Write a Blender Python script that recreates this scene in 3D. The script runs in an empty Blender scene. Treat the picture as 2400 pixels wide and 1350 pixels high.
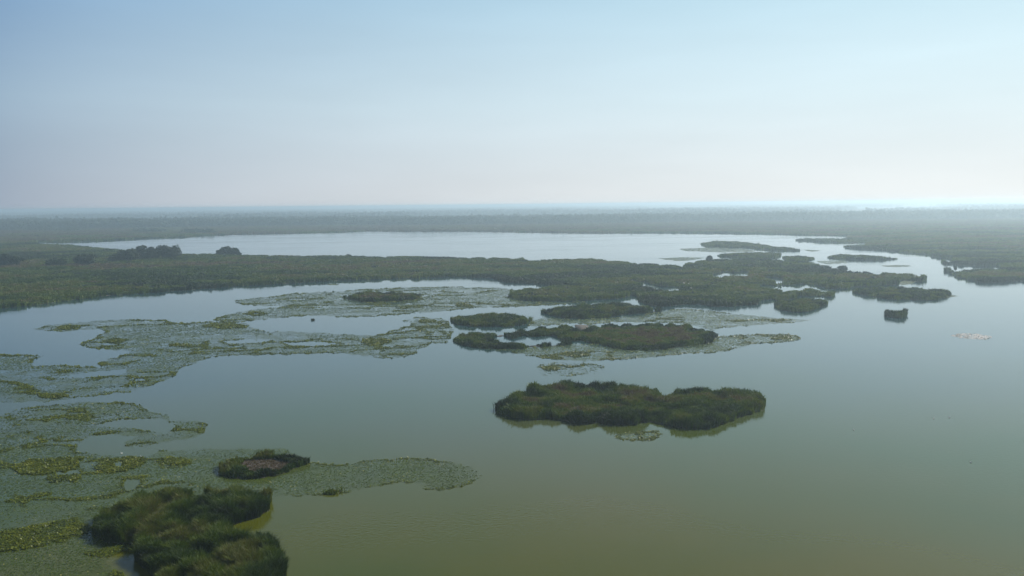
import bpy, math
import numpy as np
from mathutils import Matrix, Vector, geometry

sc = bpy.context.scene
C = sc.collection

# ------------------------------------------------------------------ camera
H = 55.0                      # flying height above the lake, metres
FPX, CX, CY = 1867.0, 1200.0, 675.0      # focal length and centre in photo pixels (2400 x 1350)
PITCH = math.atan(195.5 / FPX)
ROLL = math.radians(-0.58)
cam_d = bpy.data.cameras.new('camera')
cam_d.sensor_width = 36.0
cam_d.lens = 36.0 * FPX / 2400.0
cam_d.clip_start = 0.5
cam_d.clip_end = 120000.0
cam = bpy.data.objects.new('camera', cam_d)
C.objects.link(cam)
RM = (Matrix.Rotation(math.pi / 2 - PITCH, 4, 'X') @ Matrix.Rotation(ROLL, 4, 'Z'))
cam.matrix_world = Matrix.Translation((0, 0, H)) @ RM
sc.camera = cam
R3 = np.array([[RM[i][j] for j in range(3)] for i in range(3)])

# ------------------------------------------------------------------ light
SUN_EL, SUN_AZ = 38.0, 52.0       # azimuth measured to the right of the view
w = bpy.data.worlds.new('World')
sc.world = w
w.use_nodes = True
nt = w.node_tree
nt.nodes.clear()
sky = nt.nodes.new('ShaderNodeTexSky')
sky.sky_type = 'NISHITA'
sky.sun_disc = False
sky.sun_elevation = math.radians(SUN_EL)
sky.sun_rotation = math.radians(SUN_AZ)
sky.altitude = 0
sky.air_density = 1.0
sky.dust_density = 1.0
sky.ozone_density = 1.5
bg = nt.nodes.new('ShaderNodeBackground')
bg.inputs['Strength'].default_value = 0.12
ow = nt.nodes.new('ShaderNodeOutputWorld')
# milky summer air: the sky pales towards the horizon and towards the sun; deeper blue overhead and away from it
az, el = math.radians(SUN_AZ), math.radians(SUN_EL)
SKY_K = 1.0 / 0.12 / 1.25      # the exposure below lifts it back
glow_az = math.radians(62)
tc = nt.nodes.new('ShaderNodeTexCoord')
sx = nt.nodes.new('ShaderNodeSeparateXYZ'); nt.links.new(tc.outputs['Generated'], sx.inputs[0])


def sky_ramp(stops):
    r_ = nt.nodes.new('ShaderNodeValToRGB')
    e_ = r_.color_ramp.elements
    e_[0].position = stops[0][0]; e_[0].color = (*stops[0][1], 1)
    e_[1].position = stops[-1][0]; e_[1].color = (*stops[-1][1], 1)
    for p_, c_ in stops[1:-1]:
        k_ = e_.new(p_); k_.color = (*c_, 1)
    r_.color_ramp.interpolation = 'LINEAR'
    nt.links.new(sx.outputs[2], r_.inputs[0])
    return r_


away = sky_ramp([(0.0, (.285, .345, .44)), (0.12, (.27, .39, .52)), (0.27, (.115, .26, .50))])
near = sky_ramp([(0.0, (.88, .90, .89)), (0.12, (.76, .91, .96)), (0.27, (.55, .80, .92))])
dt = nt.nodes.new('ShaderNodeVectorMath'); dt.operation = 'DOT_PRODUCT'
nt.links.new(tc.outputs['Generated'], dt.inputs[0]); dt.inputs[1].default_value = (math.sin(glow_az), math.cos(glow_az), 0.0)
mr_ = nt.nodes.new('ShaderNodeMapRange'); mr_.inputs[1].default_value = -0.10; mr_.inputs[2].default_value = 0.875
nt.links.new(dt.outputs['Value'], mr_.inputs[0])
pw = nt.nodes.new('ShaderNodeMath'); pw.operation = 'POWER'; pw.inputs[1].default_value = 0.62
nt.links.new(mr_.outputs[0], pw.inputs[0])
m1 = nt.nodes.new('ShaderNodeMix'); m1.data_type = 'RGBA'
nt.links.new(pw.outputs[0], m1.inputs[0]); nt.links.new(away.outputs[0], m1.inputs[6]); nt.links.new(near.outputs[0], m1.inputs[7])
sm = nt.nodes.new('ShaderNodeMapping'); sm.inputs['Scale'].default_value = (1.6, 1.6, 11.0); sm.inputs['Rotation'].default_value = (0.05, 0.10, 0)
nt.links.new(tc.outputs['Generated'], sm.inputs[0])
sn = nt.nodes.new('ShaderNodeTexNoise'); sn.inputs['Scale'].default_value = 1.6; sn.inputs['Detail'].default_value = 5
nt.links.new(sm.outputs[0], sn.inputs['Vector'])
sk = nt.nodes.new('ShaderNodeMapRange'); sk.inputs[1].default_value = .25; sk.inputs[2].default_value = .75
sk.inputs[3].default_value = 0.965 * SKY_K; sk.inputs[4].default_value = 1.05 * SKY_K
nt.links.new(sn.outputs[0], sk.inputs[0])
sc2 = nt.nodes.new('ShaderNodeVectorMath'); sc2.operation = 'SCALE'
nt.links.new(sk.outputs[0], sc2.inputs[3])
nt.links.new(m1.outputs[2], sc2.inputs[0])
low = nt.nodes.new('ShaderNodeMapRange'); low.interpolation_type = 'SMOOTHSTEP'
low.inputs[1].default_value = 0.22; low.inputs[2].default_value = 0.50
low.inputs[3].default_value = 1.0; low.inputs[4].default_value = 0.0
nt.links.new(sx.outputs[2], low.inputs[0])
mx = nt.nodes.new('ShaderNodeMix'); mx.data_type = 'RGBA'
nt.links.new(low.outputs[0], mx.inputs[0]); hi = nt.nodes.new('ShaderNodeVectorMath'); hi.operation = 'SCALE'; hi.inputs[3].default_value = 0.55
nt.links.new(sky.outputs[0], hi.inputs[0]); nt.links.new(hi.outputs[0], mx.inputs[6]); nt.links.new(sc2.outputs[0], mx.inputs[7])
nt.links.new(mx.outputs[2], bg.inputs[0])
nt.links.new(bg.outputs[0], ow.inputs[0])

sun_d = bpy.data.lights.new('sun', 'SUN')
sun_d.energy = 4.6
sun_d.angle = math.radians(0.53)
sun_d.color = (1.0, 0.965, 0.90)
sun = bpy.data.objects.new('sun', sun_d)
C.objects.link(sun)
az, el = math.radians(SUN_AZ), math.radians(SUN_EL)
sdir = Vector((math.sin(az) * math.cos(el), math.cos(az) * math.cos(el), math.sin(el)))
sun.rotation_euler = sdir.to_track_quat('Z', 'Y').to_euler()

sc.view_settings.view_transform = 'Standard'
sc.view_settings.look = 'None'
sc.view_settings.gamma = 1
sc.view_settings.exposure = 0.34
sc.cycles.max_bounces = 6
sc.cycles.volume_bounces = 3

# ------------------------------------------------------------------ helpers
rng = np.random.default_rng(11)


def unproj(px, py, z=0.0):
    px = np.asarray(px, float); py = np.asarray(py, float); z = np.asarray(z, float)
    v = np.stack([(px - CX) / FPX, -(py - CY) / FPX, -np.ones_like(px)], -1)
    d = v @ R3.T
    t = (z - H) / d[..., 2]
    return np.stack([d[..., 0] * t, d[..., 1] * t], -1)


def _hash(ix, iy, seed):
    h = (ix * 374761393 + iy * 668265263 + seed * 1442695041) & 0xffffffff
    h = ((h ^ (h >> 13)) * 1274126177) & 0xffffffff
    return ((h ^ (h >> 16)) & 0xffff) / 65535.0


def noise(x, y, scale, seed=0):
    x = np.asarray(x) / scale; y = np.asarray(y) / scale
    ix = np.floor(x).astype(np.int64); iy = np.floor(y).astype(np.int64)
    fx = x - ix; fy = y - iy
    fx = fx * fx * (3 - 2 * fx); fy = fy * fy * (3 - 2 * fy)
    a = _hash(ix, iy, seed); b = _hash(ix + 1, iy, seed)
    c = _hash(ix, iy + 1, seed); d = _hash(ix + 1, iy + 1, seed)
    return (a * (1 - fx) + b * fx) * (1 - fy) + (c * (1 - fx) + d * fx) * fy


def fbm(x, y, scale, seed=0, octaves=3):
    s = 0; amp = 1; tot = 0
    for k in range(octaves):
        s = s + amp * noise(x + 17.3 * k, y - 9.1 * k, scale / 2 ** k, seed + 31 * k)
        tot += amp; amp *= 0.55
    return s / tot


def sstep(a, b, x):
    t = np.clip((x - a) / (b - a), 0, 1)
    return t * t * (3 - 2 * t)


def area2(p):
    x, y = p[:, 0], p[:, 1]
    return np.sum(x * np.roll(y, -1) - np.roll(x, -1) * y)


def outline(pts, h=0.0, hole=False, wob=0.8, step=7.0, seed=1, closed=True):
    """A shore traced on the photo, cut into short uneven steps and laid out on the ground;
    where it is the far rim of standing reeds the trace is their tops, so it is laid at height h."""
    p = np.array(pts, float)
    q = []
    n = len(p)
    for i in range(n if closed else n - 1):
        a, b = p[i], p[(i + 1) % n]
        m = max(1, int(np.hypot(*(b - a)) / step))
        for k in range(m):
            q.append(a + (b - a) * k / m)
    if not closed:
        q.append(p[-1])
    q = np.array(q)
    if closed:   # soften the corners
        q = 0.5 * q + 0.25 * (np.roll(q, 1, 0) + np.roll(q, -1, 0))
    r = np.random.default_rng(seed)
    depth = np.clip((q[:, 1] - 480) / 250.0, 0.22, 1.6)
    q = q + r.normal(0, 1, q.shape) * wob * depth[:, None] * np.array([2.2, 0.8])
    nx = np.roll(q, -1, 0) - np.roll(q, 1, 0)
    if not closed:
        nx[0] = q[1] - q[0]; nx[-1] = q[-1] - q[-2]
    s = (np.sign(area2(p)) if closed else 1.0) * (-1 if hole else 1)      # image y runs down
    up = (nx[:, 0] * s) / (np.abs(nx[:, 0]) + 2.5 * np.abs(nx[:, 1]) + 1e-6)
    z = h * np.clip(up * 1.5, 0, 1)
    return unproj(q[:, 0], q[:, 1], z)


def inside(pts, poly):
    o = np.argsort(pts[:, 1]); x = pts[o, 0]; y = pts[o, 1]
    c = np.zeros(len(o), bool)
    x0, y0 = poly[-1]
    for x1, y1 in poly:
        if y0 != y1:
            a, b = np.searchsorted(y, [min(y0, y1), max(y0, y1)])
            if b > a:
                c[a:b] ^= x[a:b] < (x1 - x0) * (y[a:b] - y0) / (y1 - y0) + x0
        x0, y0 = x1, y1
    res = np.zeros(len(o), bool); res[o] = c
    return res


def edge_dist(pts, poly, cut=14.0):
    """Distance to the outline, exact up to cut metres."""
    o = np.argsort(pts[:, 0]); P = pts[o]
    d = np.full(len(o), cut)
    x0 = poly[-1]
    for x1 in poly:
        a, b = np.searchsorted(P[:, 0], [min(x0[0], x1[0]) - cut, max(x0[0], x1[0]) + cut])
        if b > a:
            q = P[a:b]
            e = x1 - x0
            t = np.clip(((q - x0) @ e) / (e @ e + 1e-9), 0, 1)
            d[a:b] = np.minimum(d[a:b], np.hypot(*(q - (x0 + t[:, None] * e)).T))
        x0 = x1
    res = np.empty(len(o)); res[o] = d
    return res


def add_mesh(name, verts, faces, mat, tint=None, parent=None, smooth=False):
    """faces: (M,K) array of indices, all the same size."""
    me = bpy.data.meshes.new(name)
    verts = np.ascontiguousarray(verts, np.float32); faces = np.ascontiguousarray(faces, np.int32)
    me.vertices.add(len(verts)); me.vertices.foreach_set('co', verts.ravel())
    M, K = faces.shape
    me.loops.add(M * K); me.loops.foreach_set('vertex_index', faces.ravel())
    me.polygons.add(M)
    me.polygons.foreach_set('loop_start', np.arange(0, M * K, K, dtype=np.int32))
    if smooth:
        me.polygons.foreach_set('use_smooth', np.ones(M, bool))
    if tint is not None:
        a = me.attributes.new('tint', 'FLOAT', 'POINT')
        a.data.foreach_set('value', np.ascontiguousarray(tint, np.float32))
    me.update(calc_edges=True)
    me.materials.append(mat)
    o = bpy.data.objects.new(name, me)
    C.objects.link(o)
    if parent is not None:
        o.parent = parent
    return o


def thing(name, label, cat, loc=(0, 0, 0), group=None):
    o = bpy.data.objects.new(name, None)
    C.objects.link(o)
    o.location = loc
    o.empty_display_size = 0.5
    o['label'] = label; o['category'] = cat
    if group: o['group'] = group
    return o


def tag(o, label, cat=None, kind=None, group=None):
    o['label'] = label
    if cat: o['category'] = cat
    if kind: o['kind'] = kind
    if group: o['group'] = group
    return o


# ------------------------------------------------------------------ materials
def mat_leaf(name, stops, rough=0.6, trans=0.3, spec=0.25):
    m = bpy.data.materials.new(name); m.use_nodes = True
    n = m.node_tree; n.nodes.clear()
    at = n.nodes.new('ShaderNodeAttribute'); at.attribute_name = 'tint'
    rp = n.nodes.new('ShaderNodeValToRGB')
    e = rp.color_ramp.elements
    while len(e) > 1: e.remove(e[-1])
    e[0].position = stops[0][0]; e[0].color = (*stops[0][1], 1)
    for p, c in stops[1:]:
        k = e.new(p); k.color = (*c, 1)
    n.links.new(at.outputs['Fac'], rp.inputs[0])
    p = n.nodes.new('ShaderNodeBsdfPrincipled')
    p.inputs['Roughness'].default_value = rough
    p.inputs['Specular IOR Level'].default_value = spec
    n.links.new(rp.outputs[0], p.inputs['Base Color'])
    t = n.nodes.new('ShaderNodeBsdfTranslucent')
    g = n.nodes.new('ShaderNodeMix'); g.data_type = 'RGBA'; g.blend_type = 'MULTIPLY'
    g.inputs[0].default_value = 1.0
    n.links.new(rp.outputs[0], g.inputs[6]); g.inputs[7].default_value = (1.3, 1.25, 0.6, 1)
    n.links.new(g.outputs[2], t.inputs[0])
    mx = n.nodes.new('ShaderNodeMixShader'); mx.inputs[0].default_value = trans
    n.links.new(p.outputs[0], mx.inputs[1]); n.links.new(t.outputs[0], mx.inputs[2])
    o = n.nodes.new('ShaderNodeOutputMaterial')
    n.links.new(mx.outputs[0], o.inputs[0])
    return m


def mat_soil(name, c1, c2, scale):
    m = bpy.data.materials.new(name); m.use_nodes = True
    n = m.node_tree
    p = n.nodes['Principled BSDF']; p.inputs['Roughness'].default_value = 0.9
    g = n.nodes.new('ShaderNodeNewGeometry')
    t = n.nodes.new('ShaderNodeTexNoise'); t.inputs['Scale'].default_value = scale; t.inputs['Detail'].default_value = 6
    n.links.new(g.outputs['Position'], t.inputs['Vector'])
    r = n.nodes.new('ShaderNodeValToRGB')
    r.color_ramp.elements[0].position = 0.35; r.color_ramp.elements[0].color = (*c1, 1)
    r.color_ramp.elements[1].position = 0.65; r.color_ramp.elements[1].color = (*c2, 1)
    n.links.new(t.outputs[0], r.inputs[0]); n.links.new(r.outputs[0], p.inputs['Base Color'])
    return m


M_REED = mat_leaf('reed_leaves', [(0.0, (0.006, 0.013, 0.001)), (0.3, (0.027, 0.056, 0.002)), (0.55, (0.066, 0.104, 0.003)),
                                  (0.72, (0.090, 0.098, 0.012)), (0.86, (0.105, 0.082, 0.046)), (1.0, (0.062, 0.042, 0.022))])
M_PAD = mat_leaf('lily_leaves', [(0.0, (0.020, 0.032, 0.003)), (0.5, (0.040, 0.066, 0.006)), (0.8, (0.080, 0.108, 0.011)), (0.94, (0.17, 0.17, 0.04)), (1.0, (0.30, 0.28, 0.10))],
                 rough=0.5, trans=0.05, spec=0.15)
M_RAISED = mat_leaf('raised_lily_leaves', [(0.0, (0.026, 0.042, 0.004)), (0.5, (0.078, 0.105, 0.003)), (1.0, (0.18, 0.19, 0.008))],
                    rough=0.5, trans=0.25, spec=0.25)
M_PALE = mat_leaf('pale_blossom', [(0.0, (0.33, 0.32, 0.29)), (1.0, (0.55, 0.50, 0.48))], rough=0.6, trans=0.1)
M_TREE = mat_leaf('tree_leaves', [(0.0, (0.010, 0.020, 0.008)), (0.5, (0.022, 0.040, 0.013)), (1.0, (0.050, 0.070, 0.022))], trans=0.2)
M_WOODS = mat_leaf('poplar_leaves', [(0.0, (0.022, 0.038, 0.022)), (0.5, (0.036, 0.056, 0.032)), (1.0, (0.056, 0.080, 0.042))], trans=0.2)
M_BARK = mat_soil('bark', (0.06, 0.045, 0.035), (0.11, 0.09, 0.07), 3)
M_PEAT = mat_soil('peat', (0.030, 0.026, 0.016), (0.060, 0.045, 0.030), 0.4)
M_MARSH = mat_soil('marsh_soil', (0.040, 0.050, 0.024), (0.075, 0.070, 0.045), 0.01)
M_BARE = mat_soil('dry_reed_litter', (0.020, 0.013, 0.007), (0.052, 0.034, 0.020), 1.8)


def mat_water():
    m = bpy.data.materials.new('lake_water'); m.use_nodes = True
    n = m.node_tree
    p = n.nodes['Principled BSDF']
    p.inputs['IOR'].default_value = 1.333
    p.inputs['Roughness'].default_value = 0.045
    g = n.nodes.new('ShaderNodeNewGeometry')
    # silt and algae drifting in broad clouds
    mp = n.nodes.new('ShaderNodeMapping'); mp.inputs['Scale'].default_value = (0.010, 0.010, 0.010)
    n.links.new(g.outputs['Position'], mp.inputs[0])
    t = n.nodes.new('ShaderNodeTexNoise'); t.inputs['Scale'].default_value = 1.0; t.inputs['Detail'].default_value = 4
    n.links.new(mp.outputs[0], t.inputs['Vector'])
    r = n.nodes.new('ShaderNodeValToRGB')
    r.color_ramp.elements[0].position = 0.35; r.color_ramp.elements[0].color = (0.040, 0.058, 0.003, 1)
    r.color_ramp.elements[1].position = 0.68; r.color_ramp.elements[1].color = (0.080, 0.070, 0.001, 1)
    # base colour turns from olive close by to bluish farther out
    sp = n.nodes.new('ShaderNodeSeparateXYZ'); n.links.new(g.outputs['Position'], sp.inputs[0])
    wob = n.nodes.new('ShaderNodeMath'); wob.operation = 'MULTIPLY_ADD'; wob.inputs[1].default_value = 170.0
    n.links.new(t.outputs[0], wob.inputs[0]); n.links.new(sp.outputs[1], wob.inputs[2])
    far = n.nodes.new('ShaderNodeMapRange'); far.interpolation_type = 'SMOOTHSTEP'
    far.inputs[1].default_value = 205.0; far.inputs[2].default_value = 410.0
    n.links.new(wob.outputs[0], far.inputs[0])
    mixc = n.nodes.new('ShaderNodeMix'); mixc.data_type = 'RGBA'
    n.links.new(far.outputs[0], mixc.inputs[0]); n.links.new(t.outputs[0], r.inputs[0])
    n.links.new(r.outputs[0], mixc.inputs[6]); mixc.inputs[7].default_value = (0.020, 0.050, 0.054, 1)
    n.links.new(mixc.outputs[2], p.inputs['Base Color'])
    # wavelets, stronger in wind lanes
    mp2 = n.nodes.new('ShaderNodeMapping'); mp2.inputs['Scale'].default_value = (0.9, 1.3, 1)
    mp2.inputs['Rotation'].default_value = (0, 0, 0.5)
    n.links.new(g.outputs['Position'], mp2.inputs[0])
    t2 = n.nodes.new('ShaderNodeTexNoise'); t2.inputs['Scale'].default_value = 1.0; t2.inputs['Detail'].default_value = 3
    n.links.new(mp2.outputs[0], t2.inputs['Vector'])
    mp3 = n.nodes.new('ShaderNodeMapping'); mp3.inputs['Scale'].default_value = (0.006, 0.022, 1)
    mp3.inputs['Rotation'].default_value = (0, 0, -0.15)
    n.links.new(g.outputs['Position'], mp3.inputs[0])
    t3 = n.nodes.new('ShaderNodeTexNoise'); t3.inputs['Scale'].default_value = 1.0; t3.inputs['Detail'].default_value = 4
    n.links.new(mp3.outputs[0], t3.inputs['Vector'])
    mr = n.nodes.new('ShaderNodeMapRange')
    mr.inputs[1].default_value = 0.4; mr.inputs[2].default_value = 0.65
    mr.inputs[3].default_value = 0.008; mr.inputs[4].default_value = 0.040
    n.links.new(t3.outputs[0], mr.inputs[0])
    mr4 = n.nodes.new('ShaderNodeMapRange')
    mr4.inputs[1].default_value = 0.38; mr4.inputs[2].default_value = 0.62
    mr4.inputs[3].default_value = 0.035; mr4.inputs[4].default_value = 0.085
    n.links.new(t3.outputs[0], mr4.inputs[0]); n.links.new(mr4.outputs[0], p.inputs['Roughness'])
    b = n.nodes.new('ShaderNodeBump'); b.inputs['Distance'].default_value = 1.0
    n.links.new(mr.outputs[0], b.inputs['Strength'])
    n.links.new(t2.outputs[0], b.inputs['Height'])
    n.links.new(b.outputs[0], p.inputs['Normal'])
    return m


M_WATER = mat_water()


def mat_film():
    """Half-sunken leaves and weed just under the surface: a thin broken film over the water."""
    m = bpy.data.materials.new('sunken_weed_film'); m.use_nodes = True
    n = m.node_tree
    p = n.nodes['Principled BSDF']; p.inputs['Roughness'].default_value = 0.35; p.inputs['Specular IOR Level'].default_value = 0.3
    g = n.nodes.new('ShaderNodeNewGeometry')
    t = n.nodes.new('ShaderNodeTexNoise'); t.inputs['Scale'].default_value = 0.11; t.inputs['Detail'].default_value = 8
    t.inputs['Roughness'].default_value = 0.65
    n.links.new(g.outputs['Position'], t.inputs['Vector'])
    r = n.nodes.new('ShaderNodeValToRGB')
    r.color_ramp.elements[0].position = 0.35; r.color_ramp.elements[0].color = (0.046, 0.074, 0.016, 1)
    r.color_ramp.elements[1].position = 0.65; r.color_ramp.elements[1].color = (0.078, 0.105, 0.020, 1)
    n.links.new(t.outputs[0], r.inputs[0]); n.links.new(r.outputs[0], p.inputs['Base Color'])
    a = n.nodes.new('ShaderNodeMapRange')
    a.inputs[1].default_value = 0.38; a.inputs[2].default_value = 0.62; a.inputs[3].default_value = 0.0; a.inputs[4].default_value = 0.52
    n.links.new(t.outputs[0], a.inputs[0]); n.links.new(a.outputs[0], p.inputs['Alpha'])
    return m


M_FILM = mat_film()

# ------------------------------------------------------------------ water
FAR = 42000.0
wv = np.array([(-FAR, -800, 0), (FAR, -800, 0), (FAR, FAR, 0), (-FAR, FAR, 0)], float)
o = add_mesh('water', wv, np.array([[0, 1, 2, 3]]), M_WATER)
tag(o, 'calm shallow lake water, olive green close by and silvery far off', kind='structure')


def sheet(name, loops, z, mat, parent=None, skirt=0.5):
    """A flat bank with a drop at its edge; loops[0] is the outline, the rest are ponds in it."""
    vl = [[Vector((p[0], p[1], 0)) for p in L] for L in loops]
    tri = geometry.tessellate_polygon(vl)
    v = np.vstack([np.column_stack([L, np.full(len(L), z)]) for L in loops])
    n = len(v)
    f = [tuple(t) for t in tri]
    f2 = []
    for t in f:
        a, b, c = v[t[0]], v[t[1]], v[t[2]]
        if (b[0] - a[0]) * (c[1] - a[1]) - (b[1] - a[1]) * (c[0] - a[0]) < 0: t = (t[0], t[2], t[1])
        f2.append(t)
    if not skirt:
        return add_mesh(name, v, np.array(f2), mat, parent=parent)
    low = v.copy(); low[:, 2] = -skirt
    k = 0
    for L in loops:
        m = len(L)
        for i in range(m):
            a, b = k + i, k + (i + 1) % m
            f2.append((a, b, b + n)); f2.append((a, b + n, a + n))
        k += m
    return add_mesh(name, np.vstack([v, low]), np.array(f2), mat, parent=parent)


# ------------------------------------------------------------------ reeds
def reed_blades(pts, h, s, tint, nb=5, width=0.10, lean=0.28, r=rng):
    """Every tuft is nb bent blades; returns verts, faces, tints."""
    N = len(pts)
    P = np.repeat(pts, nb, 0); hh = np.repeat(h, nb); ss = np.repeat(s, nb); tt = np.repeat(tint, nb)
    M = len(P)
    a = r.uniform(0, 2 * np.pi, M); rad = np.sqrt(r.uniform(0, 1, M)) * ss
    base = np.column_stack([P[:, 0] + np.cos(a) * rad, P[:, 1] + np.sin(a) * rad, np.full(M, 0.02)])
    L = hh * r.uniform(0.62, 1.12, M)
    b = r.uniform(0, 2 * np.pi, M); ln = L * lean * r.uniform(0.2, 1.3, M)
    c = r.uniform(0, 2 * np.pi, M)
    wv_ = np.column_stack([np.cos(c), np.sin(c), r.uniform(-.3, .3, M)]) * (ss * width / 0.5 * r.uniform(.6, 1.4, M))[:, None]
    mid = base + np.column_stack([np.cos(b) * ln * 0.25, np.sin(b) * ln * 0.25, L * 0.72])
    tip = base + np.column_stack([np.cos(b) * ln, np.sin(b) * ln, L])
    v = np.stack([base - wv_ * .5, base + wv_ * .5, mid - wv_ * .62, mid + wv_ * .62, tip], 1).reshape(-1, 3)
    k = np.arange(M)[:, None] * 5
    f = np.vstack([k + np.array([[0, 1, 3]]), k + np.array([[0, 3, 2]]), k + np.array([[2, 3, 4]])])
    tb = np.clip(tt + r.normal(0, .07, M), 0, 1)
    return v, f, np.repeat(tb, 5)


def sample_polar(loops, dens_k, dmin=None, dmax=None, amax=None, r=rng):
    """Points inside loops[0] less the ponds, thinning with distance squared."""
    L = loops[0]
    d = np.hypot(L[:, 0], L[:, 1]); an = np.arctan2(L[:, 0], L[:, 1])
    d0 = max(d.min() * 0.9, 60) if dmin is None else dmin
    d1 = d.max() * 1.02 if dmax is None else dmax
    if amax is None:
        a0, a1 = an.min(), an.max()
    else:
        a0, a1 = -amax, amax
    N = int(dens_k * (a1 - a0) * math.log(d1 / d0))
    dd = d0 * np.exp(r.uniform(0, 1, N) * math.log(d1 / d0)); aa = r.uniform(a0, a1, N)
    p = np.column_stack([dd * np.sin(aa), dd * np.cos(aa)])
    ok = inside(p, L)
    for hL in loops[1:]:
        ok &= ~inside(p, hL)
    return p[ok]


def dist(p):
    return np.hypot(p[:, 0], p[:, 1])


DK = 260000.0      # tufts per (radian x unit of log distance)


def tuft_size(d):
    return 0.40 * d / 200.0


# ------------------------------------------------------------------ the marshland
shore = [(3000, 648), (2600, 655), (2400, 659), (2350, 661), (2303, 663), (2247, 650), (2223, 638), (2233, 633), (2317, 627), (2347, 627),
         (2353, 623), (2307, 623), (2253, 622), (2220, 618), (2210, 613), (2238, 608), (2217, 605), (2187, 602), (2180, 597),
         (2133, 593), (2067, 587), (2000, 582), (1980, 578), (1987, 575), (2027, 571), (2037, 568), (1983, 569), (1917, 567), (1867, 562),
         (1890, 557), (1967, 558), (1987, 557), (1988, 554), (1933, 551), (1883, 551), (1833, 549), (1700, 547), (1600, 546), (1367, 546),
         (1200, 543), (1100, 542), (967, 542), (867, 541), (800, 544), (667, 547), (567, 549), (493, 551), (433, 556), (333, 560), (233, 565),
         (143, 568), (80, 567), (100, 570), (160, 572), (200, 576), (233, 579), (277, 583), (320, 587), (423, 592), (500, 594), (567, 596),
         (733, 598), (800, 597), (867, 600), (960, 599), (1053, 601), (1133, 602), (1200, 603), (1223, 603), (1229, 608), (1267, 608), (1300, 605),
         (1383, 604), (1433, 608), (1483, 614), (1567, 619), (1600, 620), (1620, 613), (1657, 607), (1700, 605), (1817, 606), (1833, 609),
         (1910, 614), (1923, 619), (1957, 627), (1975, 628), (1995, 634), (2067, 637), (2127, 639), (2150, 644), (2167, 648), (2167, 657), (2160, 660),
         (2107, 657), (2100, 667), (2033, 671), (1997, 671), (1987, 677), (1960, 677), (1927, 673), (1920, 668), (1877, 665), (1853, 668), (1813, 669), (1790, 667),
         (1778, 668), (1780, 672), (1813, 674), (1840, 678), (1867, 675), (1900, 674), (1933, 677), (1953, 681), (1957, 688), (1947, 696), (1927, 694), (1864, 693),
         (1863, 699), (1833, 705), (1820, 703), (1800, 701), (1782, 705), (1777, 713), (1733, 717), (1683, 719), (1660, 715), (1633, 712),
         (1600, 714), (1547, 719), (1517, 713), (1500, 707), (1497, 697), (1483, 688), (1473, 695), (1450, 700), (1400, 702), (1333, 706), (1267, 705), (1217, 703),
         (1193, 695), (1197, 683), (1233, 674), (1273, 671), (1297, 668), (1233, 665), (1177, 660), (1163, 653), (1133, 651), (1060, 649),
         (990, 651), (973, 653), (933, 652), (900, 654), (800, 657), (667, 665), (567, 670), (400, 683), (253, 693), (140, 707), (67, 717),
         (0, 723), (-150, 746), (-500, 800)]
REED_H = 2.8
core = outline(shore, REED_H * 1.05, wob=0.7, seed=5, closed=False)
core = np.vstack([core, [(-FAR + 300, core[-1][1]), (-FAR + 300, FAR - 300), (FAR - 300, FAR - 300), (FAR - 300, core[0][1])]])
ponds_px = [
    [(1660, 643), (1682, 641), (1687, 636), (1700, 636), (1723, 639), (1740, 636), (1758, 636), (1764, 641), (1753, 645), (1730, 645), (1683, 645)],
    [(1782, 648), (1807, 649), (1838, 652), (1841, 658), (1820, 660), (1810, 656), (1797, 651)],
    [(1477, 656), (1510, 660), (1533, 667), (1553, 671), (1597, 673), (1594, 680), (1567, 679), (1530, 675), (1521, 671), (1503, 664)],
]
ponds = [outline(p, REED_H, hole=True, wob=0.4, seed=20 + i) for i, p in enumerate(ponds_px)]
land = [core] + ponds
g = sheet('marsh_ground', land, 0.12, M_MARSH)
tag(g, 'low marshy ground reaching from the near shore to the horizon', kind='structure')

p = sample_polar(land, DK, dmin=230, dmax=6000, amax=math.radians(39))
d = dist(p)
s = tuft_size(d)
# patches of green, olive and faded reed
bandf = fbm(p[:, 0] * .45, p[:, 1], 38, 3)
t = 0.06 + 0.62 * sstep(.30, .68, bandf) + 0.26 * (noise(p[:, 0], p[:, 1], 8, 8) - .5)
t = t + 0.30 * sstep(450, 900, d) * sstep(.42, .58, fbm(p[:, 0], p[:, 1], 160, 12)) + 0.4 * sstep(1450, 1700, d)
ed = edge_dist(p, core[:-4])
t = np.where(ed < 9, t - 0.14, t)
hgt = REED_H * (0.22 + 0.30 * fbm(p[:, 0], p[:, 1], 14, 5) + 0.75 * sstep(.15, .75, noise(p[:, 0], p[:, 1], 6.0, 9)))
hgt = np.minimum(hgt * np.where(ed < 12, 1.1, 1.0), REED_H)
v, f, tt = reed_blades(p, hgt, s, np.clip(t, 0, 1), nb=5, width=0.34, lean=0.5)
o = add_mesh('reeds', v, f, M_REED, tt)
tag(o, 'endless green and brownish reed beds covering the low marsh', kind='stuff')
print('marsh tufts', len(p))

# ------------------------------------------------------------------ reed islands
SOFT = {}


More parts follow.
